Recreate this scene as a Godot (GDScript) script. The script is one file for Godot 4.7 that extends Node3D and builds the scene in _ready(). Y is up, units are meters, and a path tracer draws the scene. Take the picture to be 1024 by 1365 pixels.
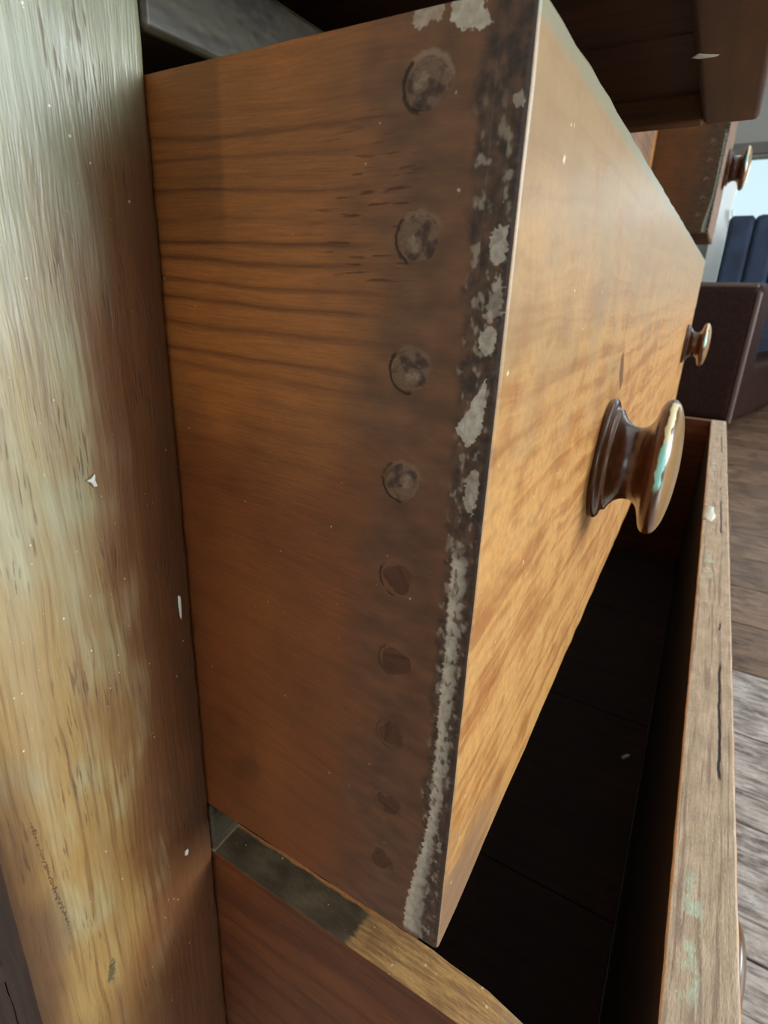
extends Node3D
# An old chest of drawers seen from close by its left front corner, drawers pulled out. Metres, y up.
# The front of the carcass is the plane x = 0 (it faces +x), the left side of the drawers is z = 0, their far end is z = -DW.

const FLOOR_Y := -0.45
const DH := 0.2125     # height of the big drawer
const DX := 0.0846     # how far its front stands out
const DW := 0.9515     # its width
const SH := 0.0777     # where the side board meets the front board

var noise := FastNoiseLite.new()
var noise_b := FastNoiseLite.new()
var rng := RandomNumberGenerator.new()
var base := Vector3.ZERO
var counts := {}
var M := {}


func _ready() -> void:
	rng.seed = 7
	noise.seed = 11
	noise.noise_type = FastNoiseLite.TYPE_SIMPLEX_SMOOTH
	noise.frequency = 1.0
	noise.fractal_octaves = 3
	noise_b.seed = 23
	noise_b.noise_type = FastNoiseLite.TYPE_SIMPLEX_SMOOTH
	noise_b.frequency = 1.0
	noise_b.fractal_octaves = 1
	_camera()
	_light()
	_materials()
	_room()
	_dresser()
	_far_things()


func _camera() -> void:
	var cam := Camera3D.new()
	cam.name = "camera"
	add_child(cam)
	cam.position = Vector3(0.1153, 0.1708, 0.1000)
	cam.rotation_order = EULER_ORDER_YXZ
	cam.rotation_degrees = Vector3(-19.7985, 31.4044, 1.3047)
	var at := CameraAttributesPhysical.new()
	at.frustum_near = 0.02
	at.frustum_far = 60.0
	at.frustum_focal_length = 2.2
	at.frustum_focus_distance = 0.15
	at.exposure_aperture = 3.4
	cam.attributes = at
	cam.set_frustum(0.02 * 1365.0 / 752.35, Vector2(42.41, -35.64) / 752.35 * 0.02, 0.02, 60.0)
	cam.current = true


func _light() -> void:
	var e := Environment.new()
	e.background_mode = Environment.BG_SKY
	var sky := Sky.new()
	var sm := ProceduralSkyMaterial.new()
	sm.sky_top_color = Color(0.80, 0.93, 0.98)
	sm.sky_horizon_color = Color(0.85, 0.96, 0.985)
	sm.ground_horizon_color = Color(0.62, 0.68, 0.62)
	sm.ground_bottom_color = Color(0.40, 0.44, 0.38)
	sm.sky_energy_multiplier = 1.0
	sky.sky_material = sm
	e.sky = sky
	e.tonemap_mode = Environment.TONE_MAPPER_LINEAR
	e.tonemap_exposure = 1.1
	e.sdfgi_enabled = true
	e.ssao_enabled = true
	e.ssil_enabled = true
	var we := WorldEnvironment.new()
	we.name = "environment"
	we.environment = e
	add_child(we)
	# daylight through the wide window in the right-hand wall
	_daylight(Vector3(3.72, 0.80, -1.40), Vector3(-1, -0.12, 0.0), Vector2(1.6, 1.4), 19.0, Color(0.93, 0.98, 1.0))
	# and through the window at the camera's back
	_daylight(Vector3(1.6, 0.75, 2.72), Vector3(0, -0.1, -1), Vector2(1.1, 1.3), 0.9, Color(0.95, 0.98, 1.0))
	_daylight(Vector3(0.74, 0.42, -4.40), Vector3(0, -0.1, 1), Vector2(1.3, 0.95), 0.6, Color(0.93, 0.98, 1.0))


func _daylight(at: Vector3, towards: Vector3, size: Vector2, energy: float, c: Color) -> void:
	var l := AreaLight3D.new()
	l.name = "window_daylight"
	l.area_size = size
	l.light_energy = energy
	l.light_color = c
	l.area_range = 20.0
	l.area_attenuation = 2.0
	l.shadow_enabled = true
	add_child(l, true)
	l.look_at_from_position(at, at + towards, Vector3.UP)


# ---------------------------------------------------------------- helpers

func n2(x: float, y: float) -> float:
	return noise.get_noise_2d(x, y)


func mixc(a: Color, b: Color, t: float) -> Color:
	return a.lerp(b, clampf(t, 0.0, 1.0))


func step01(a: float, b: float, x: float) -> float:
	return smoothstep(a, b, x)


func tex(img: Image) -> ImageTexture:
	return ImageTexture.create_from_image(img)


func mat(called: String, c: Color, rough: float, img: Image = null, hgt: Image = null, relief := 0.0, spec := 0.5) -> StandardMaterial3D:
	var m := StandardMaterial3D.new()
	m.resource_name = called
	m.albedo_color = c
	m.roughness = rough
	m.metallic_specular = spec
	m.texture_filter = BaseMaterial3D.TEXTURE_FILTER_LINEAR_WITH_MIPMAPS_ANISOTROPIC
	if img:
		m.albedo_texture = tex(img)
	if hgt:
		m.heightmap_enabled = true
		m.heightmap_texture = tex(hgt)
		m.heightmap_scale = relief
	return m


# Rounded box between two corners, given in the scene's axes; vertices are kept relative to `origin`.
# grain: axis along which u runs. faces: {face: [u axis, u0, u1, v axis, v0, v1]} get a surface of their own (face: 0 -x, 1 +x, 2 -y, 3 +y, 4 -z, 5 +z).
# cell: longest side of a grid cell, wob: how far the surface strays.
func rbox(lo: Vector3, hi: Vector3, origin: Vector3, r := 0.0008, grain := 0, faces := {}, cell := 10.0, wob := 0.0, seg := 2, freq := 60.0) -> ArrayMesh:
	var h := (hi - lo) * 0.5
	var mid := (hi + lo) * 0.5
	r = minf(r, minf(h.x, minf(h.y, h.z)) * 0.98)
	var mesh := ArrayMesh.new()
	var groups := [[0, 1, 2, 3, 4, 5].filter(func(f): return not faces.has(f))]
	for f in faces:
		groups.append([f])
	for group in groups:
		var P := PackedVector3Array()
		var N := PackedVector3Array()
		var U := PackedVector2Array()
		var I := PackedInt32Array()
		for f: int in group:
			var ax: int = f >> 1
			var s: float = 1.0 if f & 1 else -1.0
			var au := (ax + 1) % 3
			var av := (ax + 2) % 3
			var us := _spread(h[au], r, cell, seg)
			var vs := _spread(h[av], r, cell, seg)
			var start := P.size()
			for v in vs:
				for u in us:
					var p := Vector3.ZERO
					p[ax] = s * h[ax]
					p[au] = u
					p[av] = v
					var inner := Vector3(clampf(p.x, r - h.x, h.x - r), clampf(p.y, r - h.y, h.y - r), clampf(p.z, r - h.z, h.z - r))
					var n := (p - inner).normalized()
					var q := inner + n * r + mid
					if wob > 0.0:
						q += n * wob * noise.get_noise_3d(q.x * freq, q.y * freq, q.z * freq)
					P.append(q - origin)
					N.append(n)
					if faces.has(f):
						var k: Array = faces[f]
						U.append(Vector2((q[k[0]] - k[1]) / (k[2] - k[1]), 1.0 - (q[k[3]] - k[4]) / (k[5] - k[4])))
					else:
						var other := au if av == grain else av
						if ax == grain:
							U.append(Vector2(q[au] * 3.0, q[av] * 3.0))
						else:
							U.append(Vector2(q[grain], q[other] + 0.37 * q[ax]))
			var w := us.size()
			for j in vs.size() - 1:
				for i in w - 1:
					var a := start + j * w + i
					if s > 0.0:
						I.append_array([a, a + w, a + w + 1, a, a + w + 1, a + 1])
					else:
						I.append_array([a, a + w + 1, a + w, a, a + 1, a + w + 1])
		if P.is_empty():
			continue
		var arr := []
		arr.resize(Mesh.ARRAY_MAX)
		arr[Mesh.ARRAY_VERTEX] = P
		arr[Mesh.ARRAY_NORMAL] = N
		arr[Mesh.ARRAY_TEX_UV] = U
		arr[Mesh.ARRAY_INDEX] = I
		mesh.add_surface_from_arrays(Mesh.PRIMITIVE_TRIANGLES, arr)
	if wob > 0.0:
		return _renormal(mesh)
	return mesh


func _renormal(mesh: ArrayMesh) -> ArrayMesh:
	var out := ArrayMesh.new()
	for s in mesh.get_surface_count():
		var a := mesh.surface_get_arrays(s)
		var P: PackedVector3Array = a[Mesh.ARRAY_VERTEX]
		var I: PackedInt32Array = a[Mesh.ARRAY_INDEX]
		var N := PackedVector3Array()
		N.resize(P.size())
		for t in range(0, I.size(), 3):
			var n := (P[I[t + 2]] - P[I[t]]).cross(P[I[t + 1]] - P[I[t]])
			for k in 3:
				N[I[t + k]] += n
		var old: PackedVector3Array = a[Mesh.ARRAY_NORMAL]
		for i in N.size():
			N[i] = (N[i].normalized() + old[i] * 0.6).normalized()
		a[Mesh.ARRAY_NORMAL] = N
		out.add_surface_from_arrays(Mesh.PRIMITIVE_TRIANGLES, a)
	return out


func _spread(h: float, r: float, cell: float, seg: int) -> PackedFloat32Array:
	var out := PackedFloat32Array()
	for i in seg:
		out.append(-h + r * (1.0 - tan(PI / 4.0 * (1.0 - float(i) / seg))))
	var n := maxi(1, int(ceil((2.0 * (h - r)) / cell)))
	for i in n + 1:
		out.append(lerpf(r - h, h - r, float(i) / n))
	for i in seg:
		out.append(h - r * (1.0 - tan(PI / 4.0 * (float(i + 1) / seg))))
	return out


# A turned shape round `axis` (0 x, 1 y, 2 z): points are Vector2(along, radius). UV: round, along.
func lathe(profile: PackedVector2Array, axis: int, sides := 48, smooth := true) -> ArrayMesh:
	var pts := profile
	if smooth:
		var c := Curve2D.new()
		for i in profile.size():
			var a := profile[maxi(i - 1, 0)]
			var b := profile[mini(i + 1, profile.size() - 1)]
			var t := (b - a) / 6.0
			c.add_point(profile[i], -t, t)
		c.bake_interval = 0.0007 if profile[profile.size() - 1].distance_to(profile[0]) < 0.08 else 0.01
		pts = c.get_baked_points()
	var P := PackedVector3Array()
	var N := PackedVector3Array()
	var U := PackedVector2Array()
	var I := PackedInt32Array()
	var n := pts.size()
	for i in n:
		var t := pts[mini(i + 1, n - 1)] - pts[maxi(i - 1, 0)]
		for k in sides + 1:
			var a := TAU * k / sides
			var d := [Vector3(0, cos(a), sin(a)), Vector3(sin(a), 0, cos(a)), Vector3(cos(a), sin(a), 0)][axis] as Vector3
			var x := Vector3.ZERO
			x[axis] = 1.0
			P.append(x * pts[i].x + d * maxf(pts[i].y, 0.0))
			N.append((d * t.x - x * t.y).normalized())
			U.append(Vector2(float(k) / sides, float(i) / (n - 1)))
	for i in n - 1:
		for k in sides:
			var a := i * (sides + 1) + k
			I.append_array([a, a + sides + 2, a + 1, a, a + sides + 1, a + sides + 2])
	var arr := []
	arr.resize(Mesh.ARRAY_MAX)
	arr[Mesh.ARRAY_VERTEX] = P
	arr[Mesh.ARRAY_NORMAL] = N
	arr[Mesh.ARRAY_TEX_UV] = U
	arr[Mesh.ARRAY_INDEX] = I
	var mesh := ArrayMesh.new()
	mesh.add_surface_from_arrays(Mesh.PRIMITIVE_TRIANGLES, arr)
	return mesh


# A small uneven flake: outline (2D, metres) laid in the plane of axes a and b, raised along n.
func flake(outline: PackedVector2Array, a: Vector3, b: Vector3, n: Vector3, thick: float) -> ArrayMesh:
	var st := SurfaceTool.new()
	st.begin(Mesh.PRIMITIVE_TRIANGLES)
	var c := Vector2.ZERO
	for p in outline:
		c += p / outline.size()
	var area := 0.0
	for i in outline.size():
		area += outline[i].cross(outline[(i + 1) % outline.size()])
	var flip := a.cross(b).dot(n) * area < 0.0
	var put := func(p: Vector2, hgt: float): st.add_vertex(a * p.x + b * p.y + n * hgt)
	for i in outline.size():
		var p := outline[i]
		var q := outline[(i + 1) % outline.size()]
		if flip:
			var t := p
			p = q
			q = t
		var pi := p.lerp(c, 0.25)
		var qi := q.lerp(c, 0.25)
		for tri in [[c, thick * 1.1, qi, thick, pi, thick], [pi, thick, qi, thick, q, 0.0], [pi, thick, q, 0.0, p, 0.0], [p, 0.0, q, 0.0, c, 0.0]]:
			put.call(tri[0], tri[1])
			put.call(tri[2], tri[3])
			put.call(tri[4], tri[5])
	st.set_smooth_group(-1)
	st.generate_normals()
	return st.commit()


func join(list: Array) -> ArrayMesh:
	var st := SurfaceTool.new()
	st.begin(Mesh.PRIMITIVE_TRIANGLES)
	for e in list:
		var m: Mesh = e[0] if e is Array else e
		var t: Transform3D = e[1] if e is Array else Transform3D()
		for s in m.get_surface_count():
			st.append_from(m, s, t)
	return st.commit()


func numbered(called: String) -> String:
	counts[called] = counts.get(called, -1) + 1
	return called if counts[called] == 0 else "%s_%03d" % [called, counts[called]]


func node(called: String, at: Vector3, parent: Node = self) -> Node3D:
	var o := Node3D.new()
	o.name = numbered(called) if parent == self else called
	o.position = at
	parent.add_child(o, true)
	return o


func tag(o: Node, label: String, category := "", group := "", kind := "") -> Node:
	if label:
		o.set_meta("label", label)
	if category:
		o.set_meta("category", category)
	if group:
		o.set_meta("group", group)
	if kind:
		o.set_meta("kind", kind)
	return o


func put(called: String, mesh: Mesh, mats: Variant, at: Vector3, parent: Node = self) -> MeshInstance3D:
	var o := MeshInstance3D.new()
	o.mesh = mesh
	o.name = numbered(called) if parent == self else called
	o.position = at
	var list: Array = mats if mats is Array else [mats]
	for i in mesh.get_surface_count():
		o.set_surface_override_material(i, list[mini(i, list.size() - 1)])
	o.cast_shadow = GeometryInstance3D.SHADOW_CASTING_SETTING_ON
	parent.add_child(o, true)
	return o


# a board between two corners (scene axes) as a child of something whose own place in the scene is `home`
func board(called: String, lo: Vector3, hi: Vector3, mats: Variant, parent: Node, home: Vector3, grain := 0, r := 0.0008, faces := {}, cell := 10.0, wob := 0.0) -> MeshInstance3D:
	var mid := (lo + hi) * 0.5
	return put(called, rbox(lo, hi, mid, r, grain, faces, cell, wob), mats, mid - home, parent)


# ---------------------------------------------------------------- textures

func poly_spot(img: Image, poly: Array, dom: Array, c: Color, hgt: Image = null, lift := 0.0, ragged := 0.5, strength := 1.0) -> void:
	# poly in the millimetres of dom = [x0, x1, y0, y1]; a flat patch of paint or filler with a ragged edge
	var w := img.get_width()
	var h := img.get_height()
	var pts := PackedVector2Array()
	var lo := Vector2(1e9, 1e9)
	var hi := -lo
	for p in poly:
		var v := Vector2(p[0], p[1])
		pts.append(v)
		lo = lo.min(v)
		hi = hi.max(v)
	lo -= Vector2(1, 1)
	hi += Vector2(1, 1)
	for j in range(maxi(0, int((dom[3] - hi.y) / (dom[3] - dom[2]) * h)), mini(h, int((dom[3] - lo.y) / (dom[3] - dom[2]) * h) + 1)):
		var y := lerpf(dom[3], dom[2], (j + 0.5) / h)
		for i in range(maxi(0, int((lo.x - dom[0]) / (dom[1] - dom[0]) * w)), mini(w, int((hi.x - dom[0]) / (dom[1] - dom[0]) * w) + 1)):
			var x := lerpf(dom[0], dom[1], (i + 0.5) / w)
			var q := Vector2(x + ragged * n2(x * 0.7, y * 0.7 + 50.0), y + ragged * n2(x * 0.7 + 90.0, y * 0.7))
			if Geometry2D.is_point_in_polygon(q, pts):
				var t := strength * (0.88 + 0.28 * n2(x * 0.5, y * 0.5))
				img.set_pixel(i, j, mixc(img.get_pixel(i, j), c, t))
				if hgt:
					var g := clampf(hgt.get_pixel(i, j).r + lift, 0.0, 1.0)
					hgt.set_pixel(i, j, Color(g, g, g))


func specks(img: Image, count: int, dom: Array, c: Color, smallest: float, largest: float, along := 1.0) -> void:
	var w := img.get_width()
	var h := img.get_height()
	for k in count:
		var x := rng.randf()
		var y := rng.randf()
		var rr := lerpf(smallest, largest, pow(rng.randf(), 3.0))
		var rx: float = rr / (dom[1] - dom[0]) * w
		var ry: float = rr * along / (dom[3] - dom[2]) * h
		for j in range(int(y * h - ry), int(y * h + ry) + 1):
			for i in range(int(x * w - rx), int(x * w + rx) + 1):
				if i >= 0 and j >= 0 and i < w and j < h and pow((i - x * w) / rx, 2) + pow((j - y * h) / ry, 2) < 1.0:
					img.set_pixel(i, j, mixc(img.get_pixel(i, j), c, 0.85))


func side_images() -> Array:
	# the left side of the big drawer, x -5..85 mm, y 0..212.5 mm
	var w := 600
	var h := 1416
	var img := Image.create(w, h, false, Image.FORMAT_RGB8)
	var hgt := Image.create(w, h, false, Image.FORMAT_L8)
	var lines := [[203.5, 0.25, 0.9], [199.3, 0.7, 0.9], [195.3, 0.55, 0.7], [191.5, 0.25, 1.2], [188.8, 0.75, 0.8], [183.2, 0.3, 1.2], [178.7, 0.95, 0.8], [175.1, 0.9, 1.0], [170.2, 0.8, 0.8], [166.2, 0.85, 1.0], [160.6, 0.7, 1.2], [154.3, 0.75, 1.1], [150.5, 0.5, 1.5], [145.0, 0.25, 1.0], [138.5, 0.3, 1.4], [132.0, 0.35, 2.0], [121.0, 0.22, 2.2], [108.0, 0.2, 2.4], [97.0, 0.2, 2.0], [84.0, 0.22, 2.5], [72.0, 0.2, 1.5], [61.0, 0.25, 1.5], [52.0, 0.3, 1.2], [44.0, 0.3, 1.4], [33.0, 0.25, 1.6], [24.0, 0.25, 1.5], [12.0, 0.3, 2.0]]
	var warm := Color8(162, 97, 45)
	var red := Color8(126, 66, 31)
	var dark := Color8(84, 43, 19)
	var grey := Color8(106, 72, 52)
	var soot := Color8(56, 38, 28)
	var chalk := Color8(216, 198, 180)
	for j in h:
		var y := lerpf(212.5, 0.0, (j + 0.5) / h)
		for i in w:
			var x := lerpf(-5.0, 85.0, (i + 0.5) / w)
			var fall := lerpf(0.15, 0.03, step01(30.0, 170.0, y))
			var g := y + fall * x - 0.5 * fall * 4.0 + 1.1 * n2(x * 0.012, y * 0.05) + 0.0012 * maxf(0.0, x - 45.0) * maxf(0.0, x - 45.0) * n2(x * 0.03, y * 0.1)
			var v := 0.0
			for l in lines:
				var d: float = (g - l[0]) / l[2]
				if absf(d) < 4.0:
					v += l[1] * (exp(-d * d * 2.2) * 0.8 + (0.35 * exp(-d * 0.9) if d > 0.0 else 0.0))
			var fade := 1.0 - 0.75 * step01(50.0, 66.0, x + 5.0 * n2(x * 0.1, y * 0.3))
			var fib := n2(x * 0.06, g * 1.5)
			var fine := n2(x * 0.25 + 30.0, g * 5.0)
			var c := mixc(warm, red, step01(150.0, 118.0, y + 14.0 * n2(x * 0.03, y * 0.03)) * 0.85)
			c = mixc(c, dark, v * 0.62 * fade)
			c = c * (1.0 + 0.13 * fib + 0.07 * fine + 0.12 * n2(x * 0.02, y * 0.014 + 9.0))
			# old handling and glue have darkened the joint
			var joint := step01(44.0, 66.0, x + 7.0 * n2(x * 0.05 + 7.0, y * 0.05))
			c = mixc(c, grey * (0.92 + 0.3 * n2(x * 0.08, y * 0.16)), joint * 0.72)
			# a darker square where the wood kept its polish
			if x < 22.0:
				c = c * (1.0 - 0.16 * step01(21.5, 19.0, x) * step01(168.0, 190.0, y))
			# torn grain beside the second peg
			var torn := step01(0.30, 0.6, n2(x * 0.09 + 3.0, y * 0.9)) * step01(38.0, 54.0, x) * step01(70.0, 62.0, x) * step01(166.0, 174.0, y) * step01(206.0, 186.0, y)
			c = mixc(c, dark, torn * 0.9)
			# cloudy stains low on the board
			c = mixc(c, dark, 0.4 * step01(0.25, 0.6, n2(x * 0.022 + 60.0, y * 0.018)) * step01(140.0, 100.0, y))
			var hv := 0.5 + 0.10 * fine - 0.16 * v * fade - 0.5 * torn
			# the end of the front board: grubby, chipped and smeared with filler
			var edge := 77.6 + 1.3 * n2(x * 0.12, y * 0.14) + step01(160.0, 180.0, y) * (2.4 * n2(1.0, y * 0.07) - 0.6)
			var t := step01(edge - 1.6, edge + 0.5, x)
			if t > 0.0:
				var mott := n2(x * 0.32, y * 0.24)
				var e := mixc(soot, grey, 0.5 + 0.9 * mott)
				e = mixc(e, chalk * 0.8, step01(0.12, 0.5, n2(x * 0.34 + 40.0, y * 0.2)) * 0.75 * step01(205.0, 190.0, y))
				c = mixc(c, e, t)
				hv += 0.35 * mott * t
			# filler strip down the lower half
			var reach := step01(123.0, 116.0, y) * step01(0.5, 3.0, y)
			if reach > 0.0 and x > 70.0:
				var lx := lerpf(74.2, 78.9, step01(4.0, 50.0, y)) + 0.7 * n2(3.0, y * 0.5)
				var rx := lerpf(79.6, 82.2, step01(12.0, 60.0, y)) + 0.8 * n2(9.0, y * 0.45)
				var s := step01(lx - 0.35, lx + 0.25, x) * step01(rx + 0.5, rx - 0.7, x) * reach
				var holes := step01(0.05, 0.32, n2(x * 0.4 + 8.0, y * 0.22)) * step01(78.0, 82.0, x + 2.0 * n2(x, y * 0.2))
				var k := s * (1.0 - 0.8 * holes) * (0.92 + 0.25 * n2(x * 0.4, y * 0.3))
				c = mixc(c, chalk * lerpf(0.98, 0.72, step01(lx + 0.5, rx, x)), k)
				hv += 0.25 * k - 0.3 * holes * s
			# raw dark line under the worn arris
			c = mixc(c, soot, step01(82.6, 83.7, x + 0.8 * n2(7.0, y * 0.5)) * 0.8)
			c = mixc(c, chalk, step01(84.15, 84.6, x) * 0.75)  # pale line: wear plus the light its bevel catches, painted in
			img.set_pixel(i, j, c)
			hgt.set_pixel(i, j, Color(clampf(hv, 0.0, 1.0), 0, 0))
	var dom := [-5.0, 85.0, 0.0, 212.5]
	var pale := Color8(212, 198, 182)
	poly_spot(img, [[63.4, 211.4], [65, 213], [69.2, 213], [69.1, 210.2], [67.1, 210.8], [65.2, 209.4]], dom, pale, hgt, 0.2, 0.8, 0.7)
	poly_spot(img, [[70.1, 210.0], [70.5, 213], [74.9, 213], [77.6, 208.5], [75.5, 208.1], [72.4, 208.4]], dom, pale, hgt, 0.2, 0.7, 0.95)
	poly_spot(img, [[81.7, 198.3], [83.0, 199.3], [83.7, 198.2], [83.6, 196.6], [82.5, 196.9]], dom, pale, hgt, 0.2, 0.4, 0.7)
	poly_spot(img, [[80.5, 175.1], [80.4, 179.1], [81.6, 180.3], [83.2, 180.2], [83.3, 175.0], [81.6, 173.9]], dom, pale, hgt, 0.2, 0.5, 0.85)
	poly_spot(img, [[80.6, 165.2], [81.4, 170.3], [82.8, 173.3], [83.8, 168.5], [83.6, 166.0], [81.6, 164.4]], dom, pale, hgt, 0.2, 0.9, 0.6)
	poly_spot(img, [[80.1, 160.4], [80.1, 162.7], [81.4, 164.0], [83.1, 163.5], [83.1, 160.3], [81.7, 158.5]], dom, pale, hgt, 0.2, 0.4, 0.85)
	poly_spot(img, [[77.0, 144.8], [79.3, 149.0], [81.2, 152.8], [82.1, 154.9], [82.4, 150.1], [82.2, 145.1], [80.7, 142.3], [79.6, 141.5]], dom, pale, hgt, 0.25, 0.5, 1.0)
	poly_spot(img, [[79.9, 130.7], [79.9, 135.1], [81.5, 137.7], [82.7, 137.2], [82.6, 132.5], [81.9, 127.6]], dom, pale, hgt, 0.2, 0.8, 0.75)
	for p in [[67.1, 201.9], [67.0, 178.4], [66.8, 154.8], [66.4, 131.8], [66.6, 109.1], [67.2, 87.4], [67.5, 65.8], [67.5, 43.6], [66.6, 22.2]]:
		# the ragged rim of each dowel hole
		for j in range(int((212.5 - p[1] - 6.0) / 212.5 * h), int((212.5 - p[1] + 6.0) / 212.5 * h)):
			var y := lerpf(212.5, 0.0, (j + 0.5) / h)
			for i in range(int((p[0] - 1.0) / 90.0 * w), int((p[0] + 11.0) / 90.0 * w)):
				var x := lerpf(-5.0, 85.0, (i + 0.5) / w)
				var d := Vector2(x - p[0], y - p[1])
				var turn := d.angle()
				var ring := step01(0.40, 0.1, absf(d.length() - 4.5 - 0.3 * n2(x * 0.5, y * 0.5)))
				var k := ring * step01(0.25, 0.7, -cos(turn - 0.3) + 0.9 * n2(turn * 0.8 + p[1], p[1] * 0.13)) * step01(10.0, 150.0, p[1])
				var rub := step01(0.9, 0.1, absf(d.length() - 4.3 - 0.5 * n2(x * 0.4, y * 0.4))) * step01(0.1, 0.9, sin(turn + 0.3 + 0.6 * n2(turn, p[1]))) * (0.55 if p[1] > 190.0 else 0.25 if p[1] > 120.0 else 0.05)
				if rub > 0.0:
					img.set_pixel(i, j, mixc(img.get_pixel(i, j), Color8(172, 152, 132), rub))
				if k > 0.0:
					img.set_pixel(i, j, mixc(img.get_pixel(i, j), Color8(34, 20, 12), k * 0.85))
					hgt.set_pixel(i, j, Color(clampf(hgt.get_pixel(i, j).r - 0.5 * k, 0, 1), 0, 0))
	specks(img, 60, dom, Color8(206, 186, 160), 0.10, 0.28)
	return [img, hgt]


func front_images() -> Array:
	# the face of the big drawer: z 0..951.5 mm from the near end, y 0..212.5 mm
	var w := 2048
	var h := 640
	var img := Image.create(w, h, false, Image.FORMAT_RGB8)
	var hgt := Image.create(w, h, false, Image.FORMAT_L8)
	var gold := Color8(204, 150, 86)
	var amber := Color8(170, 110, 54)
	var pale := Color8(200, 164, 112)
	var grey := Color8(158, 132, 100)
	var dark := Color8(116, 70, 32)
	for j in h:
		var y := lerpf(212.5, 0.0, (j + 0.5) / h)
		for i in w:
			var z := 951.5 * (i + 0.5) / w
			var g := y + 7.0 * n2(z * 0.004, y * 0.012) + 2.0 * n2(z * 0.02, y * 0.05)
			var band := n2(z * 0.0022, g * 0.16)
			var fib := n2(z * 0.018 + 20.0, g * 0.85)
			var fine := n2(z * 0.14, g * 1.6)
			var blot := n2(z * 0.035, y * 0.04 + 70.0)
			var c := mixc(gold, amber, 0.3 + 1.1 * band + 0.9 * blot)
			c = mixc(c, pale, step01(0.0, 0.6, fib) * 0.4)
			c = mixc(c, dark, step01(0.25, 0.7, n2(z * 0.05 + 5.0, y * 0.09)) * 0.25)
			c = c * (1.0 + 0.05 * fine + 0.09 * n2(z * 0.25, y * 0.25))
			# grey window sheen painted into the upper part; the rubbed lower near corner
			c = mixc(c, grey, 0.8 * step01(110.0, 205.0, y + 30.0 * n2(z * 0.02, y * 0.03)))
			c = mixc(c, Color8(142, 112, 92), 0.8 * step01(50.0, 14.0, y + 16.0 * n2(z * 0.05, y * 0.1) + 0.3 * z) * step01(70.0, 15.0, z))
			c = mixc(c, grey * 1.15, step01(1.0, 0.35, z + 0.4 * n2(5.0, y * 0.6)) * 0.85)  # pale near edge: wear and caught light in one colour
			c = mixc(c, Color8(138, 142, 122), step01(207.0, 210.0, y + 0.8 * n2(z * 0.06, 2.0)) * 0.7)  # grey-green strip: sky reflected on the top bevel, painted in
			img.set_pixel(i, j, c)
			hgt.set_pixel(i, j, Color(clampf(0.5 + 0.10 * fine + 0.03 * fib + 0.3 * blot + 0.15 * n2(z * 0.25, y * 0.25), 0, 1), 0, 0))
	var dom := [0.0, 951.5, 0.0, 212.5]
	# a long dark bruise above the near knob, a few chips
	poly_spot(img, [[163, 144], [171, 146], [179, 139], [186, 131], [180, 127], [168, 136]], dom, dark * 0.8, hgt, -0.3, 0.8, 0.8)
	var cream := Color8(244, 228, 196)
	for p in [[25.2, 193.8, 0.9], [4.0, 155.6, 0.7], [27.0, 199.8, 0.5], [29.5, 200.2, 0.4], [52.0, 170.0, 0.6], [9.0, 48.1, 0.5], [12.2, 40.0, 0.35], [20.0, 88.0, 0.45], [16.0, 70.0, 0.4], [8.0, 34.0, 0.5], [40.0, 120.0, 0.4], [70.0, 160.0, 0.5], [6.0, 20.0, 0.5], [38.0, 102.0, 0.6]]:
		poly_spot(img, [[p[0] - p[2], p[1] - p[2] * 0.4], [p[0], p[1] + p[2]], [p[0] + p[2] * 1.3, p[1] + p[2] * 0.2], [p[0] + p[2] * 0.2, p[1] - p[2]]], dom, cream, hgt, 0.3, 0.1, 1.0)
	specks(img, 160, dom, cream, 0.15, 0.5)
	return [img, hgt]


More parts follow.
